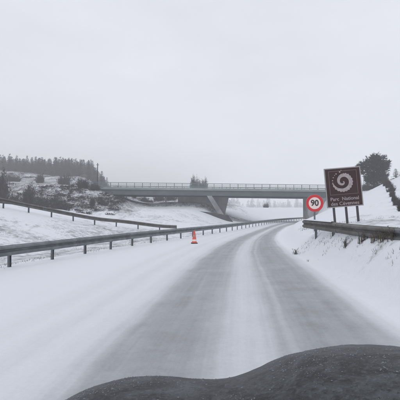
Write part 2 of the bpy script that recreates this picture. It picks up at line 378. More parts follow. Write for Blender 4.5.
def build_road():
    ys = axis([(-8, 40, .5), (40, 120, 1.5), (120, 300, 6)])
    v = []; f = []; uvs = []; cols = 25; s = 0
    for j, y in enumerate(ys):
        L = rail_x(y) + .05; G = gr(y) + .5; a = gl(y); b = gr(y)
        s = y
        for i in range(cols):
            x = L + (G - L)*i/(cols - 1); edge = min(i, cols - 1 - i)
            v.append((x, y, base(y) + (0.004 if edge else -0.02)))
            # metres left of the worn strip keep their scale: one unit of U = 3.4 m there
            u = (x - a)/(b - a) if x >= a else (x - a)/3.4
            uvs.append((u, s))
    for j in range(len(ys) - 1):
        for i in range(cols - 1): f.append((j*cols+i, j*cols+i+1, (j+1)*cols+i+1, (j+1)*cols+i))
    me = bpy.data.meshes.new('road'); me.from_pydata(v, [], f); me.update()
    ul = me.uv_layers.new(name='UVMap')
    for lp in me.loops: ul.data[lp.index].uv = uvs[lp.vertex_index]
    me.materials.append(M['road']); me.polygons.foreach_set('use_smooth', [True]*len(f))
    o = link('road', me); o['kind'] = 'structure'
build_road()

# ------------------------------------------------------------------ guard rails
WPROF = [(0, -.155), (.012, -.150), (.075, -.105), (.080, -.08), (.075, -.055), (.012, -.012), (.008, 0), (.012, .012), (.075, .055), (.080, .08), (.075, .105), (.012, .150), (0, .155)]
WPROF = WPROF + [(a - .006, b) for a, b in reversed(WPROF)]
def post_mesh(h, m):
    mb = MB(); mb.box((0, 0, h/2 - .25), (.006, .10, h + .5)); mb.box((.030, .047, h/2 - .25), (.055, .006, h + .5)); mb.box((.030, -.047, h/2 - .25), (.055, .006, h + .5))
    mb.box((.058, .036, h/2 - .25), (.006, .02, h + .5)); mb.box((.058, -.036, h/2 - .25), (.006, .02, h + .5))
    return mb.mesh('post', m)
def spacer_mesh(m):
    mb = MB(); mb.prism([(-.06, 0, -.13), (.055, 0, -.13), (.075, 0, 0), (.055, 0, .13), (-.06, 0, .13)], (0, .005, 0)); mb.box((-.06, .05, 0), (.006, .10, .26)); mb.box((.055, .05, 0), (.006, .1, .2))
    return mb.mesh('spacer', m)
def guardrail(label, pts, side, spacing, top, mbeam, mpost, post_h, end_start=False, end_end=False, scale=1.0, ground=None, caps=()):
    """pts: ground points (x, y, z); side = +1: the beam's face looks to the right of the walking direction"""
    pts = [Vector(p) for p in pts]
    root = thing('guardrail', label, 'guardrail', pts[0])
    def tangent(i):
        t = pts[min(i+1, len(pts)-1)] - pts[max(i-1, 0)]; t.z = 0; return t.normalized()
    mb = MB(); n = len(WPROF)
    for i, p in enumerate(pts):
        t = tangent(i); nn = Vector((t.y, -t.x, 0))*side
        for a, b in WPROF:
            q = p - pts[0] + nn*(a*scale + .11 + .006*nz2(p.x, p.y, .5, 40)) + Vector((0, 0, top - .155*scale + b*scale + .008*nz2(p.x, p.y, .4, 41))); mb.v.append(tuple(q))
    for i in range(len(pts) - 1):
        for k in range(n):
            k2 = (k + 1) % n; mb.f.append((i*n+k, i*n+k2, (i+1)*n+k2, (i+1)*n+k))
    mb.f.append(tuple(range(n))); mb.f.append(tuple(range((len(pts)-1)*n + n - 1, (len(pts)-1)*n - 1, -1)))
    mb.build('beam', mbeam, root)
    def at_dist(d_):
        a_ = 0.0
        for i in range(len(pts) - 1):
            ln = (pts[i+1] - pts[i]).length
            if a_ + ln >= d_: return pts[i].lerp(pts[i+1], (d_ - a_)/ln), tangent(i)
            a_ += ln
        return None, None
    d_ = 1.5
    while d_ < 70:                                     # overlapping beam ends, every four metres
        jm = MB(); n2 = 0
        for q in (0, .16, .32):
            p, t = at_dist(d_ + q)
            if p is None: break
            nn = Vector((t.y, -t.x, 0))*side; n2 += 1
            for a, b in WPROF: jm.v.append(tuple(p - pts[0] + nn*(a*scale + .11 + .007) + Vector((0, 0, top - .155*scale + b*scale*1.015))))
        if n2 < 3: break
        for i in range(2):
            for k in range(n):
                k2 = (k + 1) % n; jm.f.append((i*n+k, i*n+k2, (i+1)*n+k2, (i+1)*n+k))
        jm.f.append(tuple(range(n))); jm.f.append(tuple(range(3*n - 1, 2*n - 1, -1)))
        jm.build('lap_joint', mpost if int(d_) % 3 else mbeam, root); d_ += 4.0
    # posts at even spacing along the line
    pm = post_mesh(post_h, mpost); sm = spacer_mesh(mpost)
    acc = 0.0; nxt = 0.3
    for i in range(len(pts) - 1):
        seg = (pts[i+1] - pts[i]); ln = Vector((seg.x, seg.y)).length
        while nxt <= acc + ln:
            p = pts[i] + seg*((nxt - acc)/ln); t = tangent(i); nn = Vector((t.y, -t.x, 0))*side
            rz = math.atan2(nn.y, nn.x)
            po = link('post', pm, root, p - pts[0] - nn*0.03, (rnd.uniform(-.02, .02), rnd.uniform(-.025, .025), rz))
            link('spacer', sm, po, (.085, -.05, post_h - .155))
            nxt += spacing
        acc += ln
    def end_piece(i, sgn):
        t = tangent(i)*sgn; nn = Vector((tangent(i).y, -tangent(i).x, 0))*side
        e = MB(); c = pts[i] - pts[0] + nn*.13 + Vector((0, 0, top - .155*scale)); segs = 7
        prev = None
        for k in range(segs + 1):                     # rounded bull-nose end
            a = math.pi*k/segs*.92
            o = t*(0.02 + .20*math.sin(a)) - nn*(.13 - .13*math.cos(a))
            row = (c + o + Vector((0, 0, .165*scale)), c + o - Vector((0, 0, .165*scale)))
            if prev: e.quad(prev[0], row[0], row[1], prev[1])
            prev = row
        ob = e.build('end_piece', mbeam, root); md = ob.modifiers.new('thick', 'SOLIDIFY'); md.thickness = .008
    if end_start: end_piece(0, -1)
    if end_end: end_piece(len(pts) - 1, 1)
    for (i0, i1) in caps:                              # a line of snow lying on the beam
        cpm = MB()
        for i in range(i0, i1):
            a, b = pts[i] - pts[0], pts[i+1] - pts[0]; nn = Vector((tangent(i).y, -tangent(i).x, 0))*side
            for (p, q) in ((a, b),):
                h0 = .03 + .02*nz2(p.x, p.y, 3); h1 = .03 + .02*nz2(q.x, q.y, 3); z = Vector((0, 0, top + .001))
                A, B = p + nn*.075 + z, q + nn*.075 + z; D, E = p + nn*.18 + z, q + nn*.18 + z
                Au, Bu, Du, Eu = A + nn*.02 + Vector((0,0,h0)), B + nn*.02 + Vector((0,0,h1)), D - nn*.02 + Vector((0,0,h0)), E - nn*.02 + Vector((0,0,h1))
                cpm.quad(A, B, Bu, Au); cpm.quad(Au, Bu, Eu, Du); cpm.quad(Du, Eu, E, D)
        cpm.build('snow_cap', M['snow'], root)
    return root
ys = axis([(2, 60, 1.0), (60, 150, 2.5), (150, 230, 5)])
guardrail('long grey guard rail along the left of the snowy road, passing behind the cone', [(rail_x(y) - .12, y, base(y)) for y in ys], 1, 2.0, .66, M['galv'], M['post'], .62)
R2 = spline([(-26, 9.5), (-20.5, 18.5), (-14, 28), (-11.2, 32.3), (-8.6, 35), (-5.6, 36.6), (-2.2, 37.5)], 8)   # (x, y)
p2 = [(x, y, terrain(x, y)) for x, y in R2]
zs = [p[2] for p in p2]                                   # even out the bumps under the rail
zs = [sum(zs[max(0, i-3):i+4])/len(zs[max(0, i-3):i+4]) for i in range(len(zs))]
p2 = [(p[0], p[1], z) for p, z in zip(p2, zs)]
guardrail('dark guard rail running down the snowy field at left, the upper of the two rails', p2, 1, 2.0, .68, M['galv_old'], M['post'], .64)
R3 = [(4.45 + .25*math.sin((y - 4)/9) - .03*(y - 4) + .012*max(0, y - 11)**1.3, y) for y in axis([(3.0, 16.6, .45)])]
def bank_z(y): return .68 + .004*(y - 8)
p3 = [(x, y, bank_z(y)) for x, y in R3]
guardrail('dark weathered guard rail with blunt end below the brown sign on the right bank', p3, -1, 2.0, .60, M['galv_old'], M['post'], .58,
          end_end=True, scale=1.05, caps=((len(p3) - 9, len(p3) - 1),))

# ------------------------------------------------------------------ bridge
def build_bridge():
    X0, Y0 = 0.0, 66.0
    root = thing('road_bridge', 'long grey green road bridge crossing over the snowy road, railing along its deck', 'bridge', (X0, Y0, 0))
    D = 9.0
    def zt(x): return 5.66 - .0121*x
    x0, x1 = -20.5, 27.0
    def sloped(name, y0, y1, top, bot, m, xa=x0, xb=x1):
        mb = MB(); mb.prism([(xa, y0, zt(xa) + bot), (xb, y0, zt(xb) + bot), (xb, y0, zt(xb) + top), (xa, y0, zt(xa) + top)], (0, y1 - y0, 0))
        return mb.build(name, m, root)
    sloped('deck_slab', .25, D - .25, -.02, -.30, M['concrete'])
    sloped('snow_on_deck', .40, D - .40, .05, -.018, M['asph'])
    for ya in (0.0, D - .34):
        sloped('cornice', ya, ya + .34, .06, -.32, M['cornice'])
    for ya in (.22, 2.9, 5.7, D - .56):
        g = sloped('girder', ya, ya + .30, -.302, -1.12, M['beam'])
        mb = MB(); mb.prism([(x0, ya - .10, zt(x0) - 1.18), (x1, ya - .10, zt(x1) - 1.18), (x1, ya - .10, zt(x1) - 1.121), (x0, ya - .10, zt(x0) - 1.121)], (0, .50, 0))
        mb.build('bottom_flange', M['beam'], g)
    # railings
    pm = MB(); pm.box((0, 0, .37), (.09, .07, .74)); pm.box((0, 0, .015), (.2, .16, .03)); pm = pm.mesh('railing_post', M['railing'])
    for ya in (.17, D - .17):
        mb = MB()
        for zz, hh in ((.72, .08), (.46, .04), (.22, .04), (.09, .04)):
            mb.prism([(x0, ya - .03, zt(x0) + .06 + zz), (x1, ya - .03, zt(x1) + .06 + zz), (x1, ya - .03, zt(x1) + .06 + zz + hh), (x0, ya - .03, zt(x0) + .06 + zz + hh)], (0, .06, 0))
        rail = mb.build('railing', M['railing'], root)
        bm_ = MB(); x = x0
        while x < x1:
            bm_.box((x, ya, zt(x) + .06 + .41), (.020, .020, .62)); x += .16
        b = bm_.build('balusters', M['railing'], rail); b['kind'] = 'stuff'
        k = 0; x = x0 + .4
        while x < x1 - .3:
            link('railing_post', pm, rail, (x, ya, zt(x) + .061)); x += 1.32
    # left support: abutment wall, two raking legs and the sloping plinth they stand on
    mb = MB(); mb.prism([(-3.9, 4.6, -.4), (4.0, 4.6, -.4), (5.1, 4.6, zt(5.1) - 1.2), (-3.9, 4.6, zt(-3.9) - 1.2)], (0, 3.2, 0)); mb.build('abutment', M['concrete'], root)
    for ya in (.15, D - .95):
        mb = MB(); mb.prism([(1.15, ya, zt(1) - 1.19), (1.95, ya, zt(2) - 1.19), (4.75, ya, .1), (3.75, ya, .1)], (0, .8, 0)); mb.build('raking_leg', M['concrete'], root)
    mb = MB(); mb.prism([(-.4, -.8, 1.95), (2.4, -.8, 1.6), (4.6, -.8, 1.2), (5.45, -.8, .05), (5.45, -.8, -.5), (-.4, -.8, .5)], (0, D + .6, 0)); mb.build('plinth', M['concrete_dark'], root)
    # right abutment, with a wing wall running back along the bank
    mb = MB(); mb.prism([(17.9, .3, -.3), (26, .3, 1), (26, .3, zt(26) - 1.2), (17.9, .3, zt(17.9) - 1.2)], (0, 3.2, 0)); mb.build('abutment', M['concrete'], root)
    mb = MB(); mb.prism([(17.75, -.9, -.2), (18.1, -.9, -.2), (18.1, -.9, 1.2), (17.75, -.9, 1.2)], (0, 1.15, 0)); mb.build('wing_wall', M['concrete'], root)
    mb = MB(); mb.prism([(-20.4, .4, 2), (-18.6, .4, 2), (-18.6, .4, zt(-18.6) - 1.2), (-20.4, .4, zt(-20.4) - 1.2)], (0, 8.2, 0)); mb.build('abutment', M['concrete'], root)
build_bridge()

# ------------------------------------------------------------------ signs
def text_mesh(txt, size, m, depth=.004, bold=0.0, sx=1.0):
    cu = bpy.data.curves.new('lettering', 'FONT'); cu.body = txt; cu.size = size; cu.align_x = 'CENTER'; cu.align_y = 'CENTER'
    cu.extrude = depth; cu.offset = bold; cu.resolution_u = 4
    ob = bpy.data.objects.new('tmp', cu); C.objects.link(ob)
    dg = bpy.context.evaluated_depsgraph_get(); me = bpy.data.meshes.new_from_object(ob.evaluated_get(dg))
    bpy.data.objects.remove(ob); bpy.data.curves.remove(cu)
    me.transform(Matrix.Diagonal((sx, 1, 1, 1))); me.transform(Matrix.Rotation(R(90), 4, 'X'))
    me.materials.clear(); me.materials.append(m); me.name = 'lettering'; return me

def speed_sign():
    loc = (5.82, 20.3, terrain(5.82, 20.3))
    root = thing('speed_limit_sign', 'round red and white 90 speed limit sign beside the brown sign', 'road sign', loc)
    zc = CAM_H + (213 - 203.2)/400*20.3 - loc[2]
    mb = MB(); mb.box((0, .05, zc/2 + .1), (.08, .04, zc + .6)); mb.build('post', M['galv'], root)
    mb = MB(); mb.lathe([(0, .0), (.43, .0), (.44, .01), (.44, .03), (0, .03)], 40, 'y', (0, -.01, zc)); pl = mb.build('plate', M['frame'], root)
    mb = MB(); mb.lathe([(.30, -.006), (.432, -.006), (.432, 0), (.30, 0)], 48, 'y', (0, -.011, zc)); mb.f.append(tuple()) if False else None
    mb.build('red_ring', M['red'], root)
    mb = MB(); mb.lathe([(0, -.004), (.2995, -.004), (.2995, .0)], 40, 'y', (0, -.012, zc)); mb.build('white_face', M['white'], root)
    me = text_mesh('90', .42, M['black'], .003, .010, .95)
    link('lettering', me, root, (0, -.022, zc))
    root.rotation_euler = (0, 0, R(-6))
speed_sign()

def park_sign():
    Y = 22.5; X = (343.7 - 200)/400*Y; k = Y/400
    zg = terrain(X, Y)
    root = thing('brown_tourist_sign', 'square brown park sign with white spiral on three dark posts, leaning left', 'road sign', (X, Y, zg))
    root.rotation_euler = (0, R(-4.6), 0)
    W, H = 36.2*k, 39.2*k
    zc = CAM_H + (213 - 187)*k - zg + .0
    dx = zc*math.sin(R(4.6))                     # keep the panel where it stands although the posts lean
    root.location.x = X + dx
    mb = MB(); mb.box((0, 0, zc), (W, .05, H)); mb.build('panel', M['brown'], root)
    def frame(name, w_, h_, t, y, m, zoff=0):
        mb = MB()
        mb.box((0, y, zc + zoff + h_/2 - t/2), (w_, .008, t)); mb.box((0, y, zc + zoff - h_/2 + t/2), (w_, .008, t))
        mb.box((-w_/2 + t/2, y, zc + zoff), (t, .008, h_ - 2*t - .001)); mb.box((w_/2 - t/2, y, zc + zoff), (t, .008, h_ - 2*t - .001)); return mb.build(name, m, root)
    frame('border', W + .02, H + .02, .055, -.03, M['frame'])
    frame('inner_line', W*.78, H*.61, .022, -.028, mat('dull_line', (.16, .11, .105), .6), H*.12)
    # the spiral emblem
    s = W/36.2/8                                 # one unit = 1/8 px of the photograph
    cx, cz = (183 - 187)*s*1.0, zc + (219 - 172)*s*1.0 - .02
    tab = [(180, 84, 5), (215, 82, 16), (250, 80, 24), (300, 79, 28), (360, 80, 30), (410, 74, 29), (450, 64, 27), (500, 50, 24), (540, 42, 21), (590, 34, 18), (640, 27, 15), (700, 17, 11), (760, 6, 7)]
    ro = [(a, r) for a, r, t in tab]; th = [(a, t) for a, r, t in tab]
    mb = MB(); a = 180; rows = []
    while a <= 760:
        r = lerp_tab(ro, a); t = lerp_tab(th, a); tooth = 0
        if a < 440: tooth = 9*abs(((a/17.0) % 1) - .5)*2*(1 if a > 195 else .5) - 3
        an = R(a); d = Vector((math.cos(an), 0, math.sin(an)))
        rows.append((d*(r + tooth)*s, d*(r - t)*s)); a += 4.25
    o = Vector((cx, -.03, cz)); b = Vector((cx, -.024, cz))
    for p, q in zip(rows, rows[1:]):
        mb.quad(o + p[0], o + q[0], o + q[1], o + p[1]); mb.quad(b + p[0], b + q[0], o + q[0], o + p[0]); mb.quad(o + p[1], o + q[1], b + q[1], b + p[1])
    emblem = mb.build('spiral_emblem', M['cream'], root)
    # flecks broken off the outer rim, upper left
    for (fx, fz, fr) in ((-47, 66, 6), (-17, 80, 7), (-72, 38, 5), (-80, 14, 5), (-60, 55, 4), (-82, -12, 5), (-5, 92, 4)):
        c = o + Vector((fx*s, 0, fz*s)); q = [c + Vector((math.cos(u)*fr*s, 0, math.sin(u)*fr*s)) for u in (.3, 1.7, 2.9, 4.2, 5.3)]
        fl = MB(); fl.prism(q, (0, .006, 0)); fl.build('fleck', M['cream'], emblem)
    link('lettering', text_mesh('Parc  National', W*.135, M['cream'], .003, .003, 1.02), root, (0, -.03, zc - H*.295))
    link('lettering', text_mesh('des Cévennes', W*.135, M['cream'], .003, .003, 1.04), root, (0, -.03, zc - H*.415))
    for px in (-.31, .03, .34):
        mb = MB(); hh = zc + H*.3
        mb.box((px*W, .075, hh/2 - .4), (.11, .09, hh + .8)); mb.build('post', M['dark_post'], root)
park_sign()

# ------------------------------------------------------------------ traffic cone
def traffic_cone():
    Y = 21.0; X = (194.3 - 200)/400*Y
    root = thing('traffic_cone', 'single orange traffic cone standing on the snow left of the wheel tracks', 'traffic cone', (X, Y, 0.004), R(12))
    mb = MB()
    p = [(.14, -.14), (.155, -.12), (.155, .12), (.14, .14), (-.14, .14), (-.155, .12), (-.155, -.12), (-.14, -.14)]
    mb.prism([(a, b, 0) for a, b in p], (0, 0, .045)); mb.build('base', M['rubber'], root)
    def rr(z): return .135 - (.135 - .035)*(z - .045)/.63
    def band(name, z0, z1, m, e=0.0):
        mb = MB(); mb.lathe([(rr(z0) + e, z0), (rr(z1) + e, z1)], 24); return mb.build(name, m, root, smooth=True)
    mb = MB(); mb.lathe([(.155, .045), (.15, .055), (rr(.07), .07), (rr(.66), .66), (.03, .675), (0, .675)], 24); mb.build('body', M['orange'], root, smooth=True)
    band('reflective_band', .12, .22, M['white'], .003); band('reflective_band', .36, .44, mat('dull_band', (.42, .24, .22), .7), .003)  # the upper band has a duller, redder tone
traffic_cone()

# ------------------------------------------------------------------ the car's front end
def car():
    CX, HW = 0.62, 1.22
    root = thing('car', 'dark wet speckled car bonnet in the foreground, flecked with melting snow', 'car', (CX, 1.6, 0.004))
    PX = [(-1.22, -.24), (-1.18, -.17), (-1.08, -.115), (-.94, -.083), (-.80, -.072), (-.62, -.080), (-.52, -.078), (-.42, -.060), (-.30, -.028), (-.18, -.010), (-.05, -.001), (.05, -.001),
          (.18, -.010), (.30, -.028), (.42, -.060), (.52, -.078), (.62, -.080), (.80, -.072), (.94, -.083), (1.08, -.115), (1.18, -.17), (1.22, -.24)]
    PXs = spline(PX, 4)
    def zb(x, y): return 1.109 - .33*(y - 1.5) - .5*(y - 1.5)**2 + lerp_tab(PXs, x)*1.6 - 1.0*max(0, y - 1.5)**2*(x/HW)**2
    v = []; f = []; nx, ny = 90, 60
    for j in range(ny + 1):
        y = .62 + (2.28 - .62)*j/ny
        for i in range(nx + 1):
            x = -HW + 2*HW*i/nx
            z = zb(x, y) + .003*nz2(x, y, 6, 2) + .002*nz2(x, y, 22, 4)
            v.append((x, y - 1.6, z))
    for j in range(ny):
        for i in range(nx): f.append((j*(nx+1)+i, j*(nx+1)+i+1, (j+1)*(nx+1)+i+1, (j+1)*(nx+1)+i))
    me = bpy.data.meshes.new('bonnet'); me.from_pydata(v, [], f); me.update(); me.materials.append(M['bonnet'])
    me.polygons.foreach_set('use_smooth', [True]*len(f))
    o = link('bonnet', me, root); md = o.modifiers.new('thick', 'SOLIDIFY'); md.thickness = .012; md.offset = -1
    r = random.Random(3); ice = MB()              # grains of melting snow lying on the paint
    n = 0
    while n < 5200:
        x = r.uniform(-HW + .06, HW - .3); y = r.uniform(.95, 1.95)
        if nz2(x, y, 3.2, 31) + .5*nz2(x, y, 9, 33) < r.uniform(-.25, .55): continue
        n += 1; q = .0011 + .0026*r.random()**3; z = zb(x, y) + .003*nz2(x, y, 6, 2) + .002*nz2(x, y, 22, 4) - q*.2; i = len(ice.v)
        a0 = r.random()*6.28; el = r.uniform(1, 1.9); ca, sa = math.cos(a0), math.sin(a0)
        for k in range(5):
            t = 6.283*k/5; rr_ = q*r.uniform(.75, 1.25); u_, v_ = math.cos(t)*rr_*el, math.sin(t)*rr_
            ice.v.append((x + u_*ca - v_*sa, y - 1.6 + u_*sa + v_*ca, z))
        ice.v.append((x, y - 1.6, z + q*.9)); ice.f += [(i + k, i + (k + 1) % 5, i + 5) for k in range(5)]
    g = ice.build('snow_grains', mat('melting_grains', (.17, .18, .20), .4), root); g['kind'] = 'stuff'
    for s in (-1, 1):                             # wings with a wheel arch
        poly = [(.62, .42), (1.18, .42)]
        for k in range(9):
            a = math.pi*(1 - k/8); poly.append((1.6 + .42*math.cos(a), .40 + .40*math.sin(a)))
        poly += [(2.02, .42), (2.30, .42)]
        for k in range(14):
            y = 2.30 - (2.30 - .62)*k/13; poly.append((y, zb(HW, min(y, 2.28)) - .015))
        mb = MB(); mb.prism([(s*(HW - .045), y - 1.6, z) for y, z in poly], (s*.035, 0, 0)); mb.build('wing', M['car_low'], root)
        wm = MB(); wm.lathe([(.20, -.1), (.30, -.11), (.34, -.09), (.345, 0), (.34, .09), (.30, .11), (.20, .1)], 28, 'x'); wl = wm.build('wheel', M['rubber'], root, (s*.85, 0, .341))
        rm = MB(); rm.lathe([(0, .06*s), (.05, .085*s), (.12, .05*s), (.205, .09*s), (.205, -.05*s), (0, -.05*s)], 20, 'x'); rm.build('rim', M['rim'], wl)
        hm = MB(); hm.lathe([(0, .07), (.08, .055), (.125, .02), (.13, -.05), (0, -.05)], 20, 'y'); hm.build('headlight', M['lamp_glass'], root, (s*.80, .66, .42))
    mb = MB(); mb.prism([(-HW + .05, .62, .22), (-HW + .05, .74, .24), (-HW + .05, .76, .36), (-HW + .05, .66, .38)], (2*HW - .1, 0, 0)); mb.build('bumper', M['rubber'], root)
    mb = MB(); mb.box((0, -.98, .72), (2*HW - .1, .03, .62)); mb.build('bulkhead', M['car_low'], root)
    mb = MB(); mb.box((0, -.1, .52), (.9, .9, .28)); mb.tube([(-.85, 0, .341), (.85, 0, .341)], .05, 8); mb.build('subframe', M['rubber'], root)
car()

# ------------------------------------------------------------------ plants
def needle_tuft(mb, p, d, size, n, r):
    for _ in range(n):
        v = Vector((r.gauss(0, 1), r.gauss(0, 1), r.gauss(0, .8))) + d*1.2
        v.normalize(); u = v.cross(Vector((r.gauss(0,1), r.gauss(0,1), r.gauss(0,1)))).normalized()
        ln = size*r.uniform(.6, 1.2); wd = ln*r.uniform(.16, .3)
        a = p + v*ln*.1; mb.tri(a - u*wd*.5, a + u*wd*.5, a + v*ln)
def twig_bush(seed, stems=46, wd=.012, rx=1.0, h=1.25, side=9):
    """bare thicket: many stems fanning out of a wide foot, side twigs on their upper part, ragged top"""
    r = random.Random(seed); st = MB(); tw = MB()
    lobes = [(r.uniform(-.62, .62)*rx, r.uniform(-.5, .5)*rx, r.uniform(.55, 1.0)) for _ in range(5)]
    for k in range(stems):
        lx, ly, lh = r.choice(lobes); a = r.random()*6.283; q = r.random()**.6*.34*rx
        b = Vector((lx + math.cos(a)*q*.7, ly + math.sin(a)*q*.7, -.12)); H = h*lh*r.uniform(.55, 1.05)*(1 - .35*(q/(.34*rx))**2)
        lean = Vector((math.cos(a)*q*1.1 + r.gauss(0, .08), math.sin(a)*q*1.1 + r.gauss(0, .08), 0))
        p1 = b + lean*.35 + Vector((0, 0, H*.45)); p2 = b + lean + Vector((r.gauss(0, .05), r.gauss(0, .05), H*.92))
        st.tube([b, p1, p2], [wd*1.6, wd*1.1, wd*.5], 3, False)
        for _ in range(side):
            t = r.uniform(.12, 1.0); o = b.lerp(p1, t*2) if t < .5 else p1.lerp(p2, t*2 - 1)
            d = Vector((r.gauss(0, .8), r.gauss(0, .8), r.gauss(.35, .4))).normalized(); L = r.uniform(.12, .34)*(1.15 - .5*t)
            u = d.cross(Vector((r.gauss(0,1), r.gauss(0,1), .2))).normalized(); w_ = wd*r.uniform(.7, 1.5)
            e = o + d*L; tw.tri(o - u*w_, o + u*w_, e)
            for _k in range(5):
                d2 = (d*.8 + Vector((r.gauss(0, .7), r.gauss(0, .7), r.gauss(.05, .5)))).normalized(); s0 = o.lerp(e, r.uniform(.15, 1)); u2 = d2.cross(Vector((r.gauss(0,1), r.gauss(0,1), .3))).normalized()
                tw.tri(s0 - u2*w_, s0 + u2*w_, s0 + d2*L*r.uniform(.3, .7))
    return st, tw
def conifer(seed, h, rad, dens=1.0, broken=0.25, size=.42):
    r = random.Random(seed); tr = MB(); cr = MB()
    bend = Vector((r.gauss(0, .02), r.gauss(0, .02), 0))*h
    tr.tube([(0, 0, -.3), (bend.x*.4, bend.y*.4, h*.5), (bend.x, bend.y, h*.97)], [h*.018 + .03, h*.011 + .02, .012], 6)
    z = h*.10
    while z < h*.99:
        t = z/h; rr = rad*(1 - t)**.85*(1 if t > .2 else .75 + t) + .05
        n = max(3, int(7*dens*(1 - t*.5))); a0 = r.random()*6.28
        for k in range(n):
            if r.random() < broken*.5: continue
            a = a0 + 6.283*k/n + r.gauss(0, .2); L = rr*r.uniform(.65, 1.15)
            c0 = Vector((bend.x*t, bend.y*t, z)); d = Vector((math.cos(a), math.sin(a), -.28 + .5*t + r.gauss(0, .08)))
            m = max(2, int(L/.32)); cr.tri(c0 + Vector((0, 0, .02)), c0 - Vector((0, 0, .03)), c0 + d*L)
            for q in range(m):
                p = c0 + d*L*((q + .6)/m); needle_tuft(cr, p, Vector((d.x, d.y, -.3))*.7, size*(1 - .45*t), 4, r)
        z += h*.045 + .10*(1 - t)
    needle_tuft(cr, Vector((bend.x, bend.y, h*.95)), Vector((0, 0, 2)), size*.8, 6, r)
    return tr, cr
def place(name, label, cat, loc, parts, group=None, rotz=None, sc_=1.0):
    """parts: (part name, mesh data)"""
    root = thing(name, label, cat, loc, rnd.uniform(0, 6.28) if rotz is None else rotz, group); root.scale = (sc_,)*3
    for pn, me in parts: link(pn, me, root)
    return root
def at(px, Y): return (px - 200)/400*Y
def on(px, Y, dz=-.05): x = at(px, Y); return (x, Y, terrain(x, Y) + dz)

# the big pine on the right bank
def big_pine():
    r = random.Random(21); Y = 63; x = at(374, Y); zg = terrain(x, Y)
    root = thing('pine_tree', 'broad dark pine with ragged crown standing on the bank behind the brown sign', 'tree', (x, Y, zg - .1))
    ztop = CAM_H + (213 - 152)/400*Y - zg
    tr = MB(); cr = MB()
    limbs = []
    trunk_top = Vector((.3, 0, ztop*.8)); tr.tube([(0, 0, -.3), (.1, 0, ztop*.3), (.0, .1, ztop*.55), trunk_top], [.24, .19, .14, .05], 8)
    # (px offset from 373, px up from the base 187, radius px): clumps read off the crown
    clumps = [(3, 31, 5.0), (8, 29, 5), (-3, 27, 5.5), (-9, 24, 4.5), (-13.5, 20.5, 2.6), (12, 24, 4.5), (2, 23, 6.5), (-7, 19, 6), (8, 18, 6), (13, 19, 4), (-11, 15, 2.6),
              (0, 14, 7), (7, 11, 5), (-6, 10, 4.5), (12, 12, 2.6), (-1, 8, 5), (5, 6, 4), (-4, 5, 3), (1, 3.5, 3.5), (-16, 23, 1.5), (15.5, 26, 1.8)]
    k = Y/400
    for (dx, dz, rad) in clumps:
        for dy in (-.45, .45) if rad > 4 else (0,):
            c = Vector((dx*k*.93, dy*rad*k*1.3 + r.gauss(0, .3), (dz*.93 + 25)*k + CAM_H - zg + .3)); s = Vector((0, 0, max(.8, c.z*.55)))
            tr.tube([s, s.lerp(c, .55) + Vector((0, 0, .12)), c], [.075, .05, .02], 5)
            for _ in range(int(60*rad/4)):
                v = Vector((r.gauss(0, 1), r.gauss(0, 1), r.gauss(0, .8))); v = v.normalized()*rad*k*r.random()**.5*(.8 + .35*r.random())
                needle_tuft(cr, c + v, v.normalized() + Vector((0, 0, .3)), .40, 5, r)
    tr.build('trunk', M['bark'], root); cr.build('crown', M['needle'], root)
big_pine()

BUSH = [twig_bush(50 + i, 120, .0105, side=11) for i in range(4)]
BM = [(a.mesh('stems', M['bark']), b.mesh('twigs', M['twig'])) for a, b in BUSH]
BP = [(a.mesh('stems', M['bark']), b.mesh('twigs', M['twig_purple'])) for a, b in [twig_bush(70 + i, 130, .0105, .7, side=12) for i in range(2)]]
def bush(label, px, Y, wpx, hpx, cat='shrub', variant=0, purple=False, group=None, name='bare_shrub'):
    k = Y/400; p = on(px, Y); me = (BP if purple else BM)[variant % (2 if purple else 4)]
    o = place(name, label, cat, p, (('stems', me[0]), ('twigs', me[1])), group)
    sx = wpx*k/1.8; o.scale = (sx, sx, hpx*k/1.2); return o

# left hillside: (px, distance, width px, height px)
bush('tall dark purple brown tree at the very left edge of the picture', 0, 57, 20, 62, 'tree', 0, True, name='bare_tree')
bush('tall twiggy shrub, second clump from the left edge on the hillside', 13, 57, 15, 21, variant=1)
bush('tall dark shrub standing upright on the left hillside above the upper guard rail', 29, 58, 17, 29, variant=1, purple=True)
bush('widest dark shrub thicket at the foot of the left hillside', 56, 56, 28, 17, variant=3)
bush('low shrub filling the gap between the tall shrub and the wide thicket', 42, 57, 14, 13, variant=0)
bush('shrub high on the hillside, left of the rounded bush', 39, 92, 12, 13, variant=1)
bush('rounded dark bush on the brow of the left hillside', 62, 90, 14, 15, variant=2)
bush('small shrub on the snowy slope below the rounded bush', 73, 70, 8, 7, variant=0)
bush('small upright shrub left of the bridge end, low on the slope', 92, 58, 8, 13, variant=1)
bush('dark bush crowding the left end of the bridge deck', 83, 64.5, 15, 13, variant=3)
bush('dark bush just above the left end of the bridge, beside the pole', 95, 64.8, 13, 11, variant=2)
bush('low bush at the left foot of the bridge spur', 104, 59, 10, 8, variant=0)
bush('small bush on the slope under the left part of the bridge', 118, 83, 12, 9, variant=1)
bush('small leaning bush under the bridge between two snow patches', 133, 84, 9, 8, variant=3)
bush('dark bush under the bridge, left of the grey abutment', 158, 85, 10, 11, variant=2)
bush('low bush under the bridge touching the grey abutment', 172, 86, 10, 7, variant=0)
bush('low twiggy shrub between the two tallest shrubs on the left', 21, 56.5, 10, 11, variant=3)
bush('faint shrub high on the hillside near the left edge', 14, 96, 13, 11, variant=2)
bush('wide low bush under the bridge in the middle of its left span', 146, 83, 14, 7, variant=0)
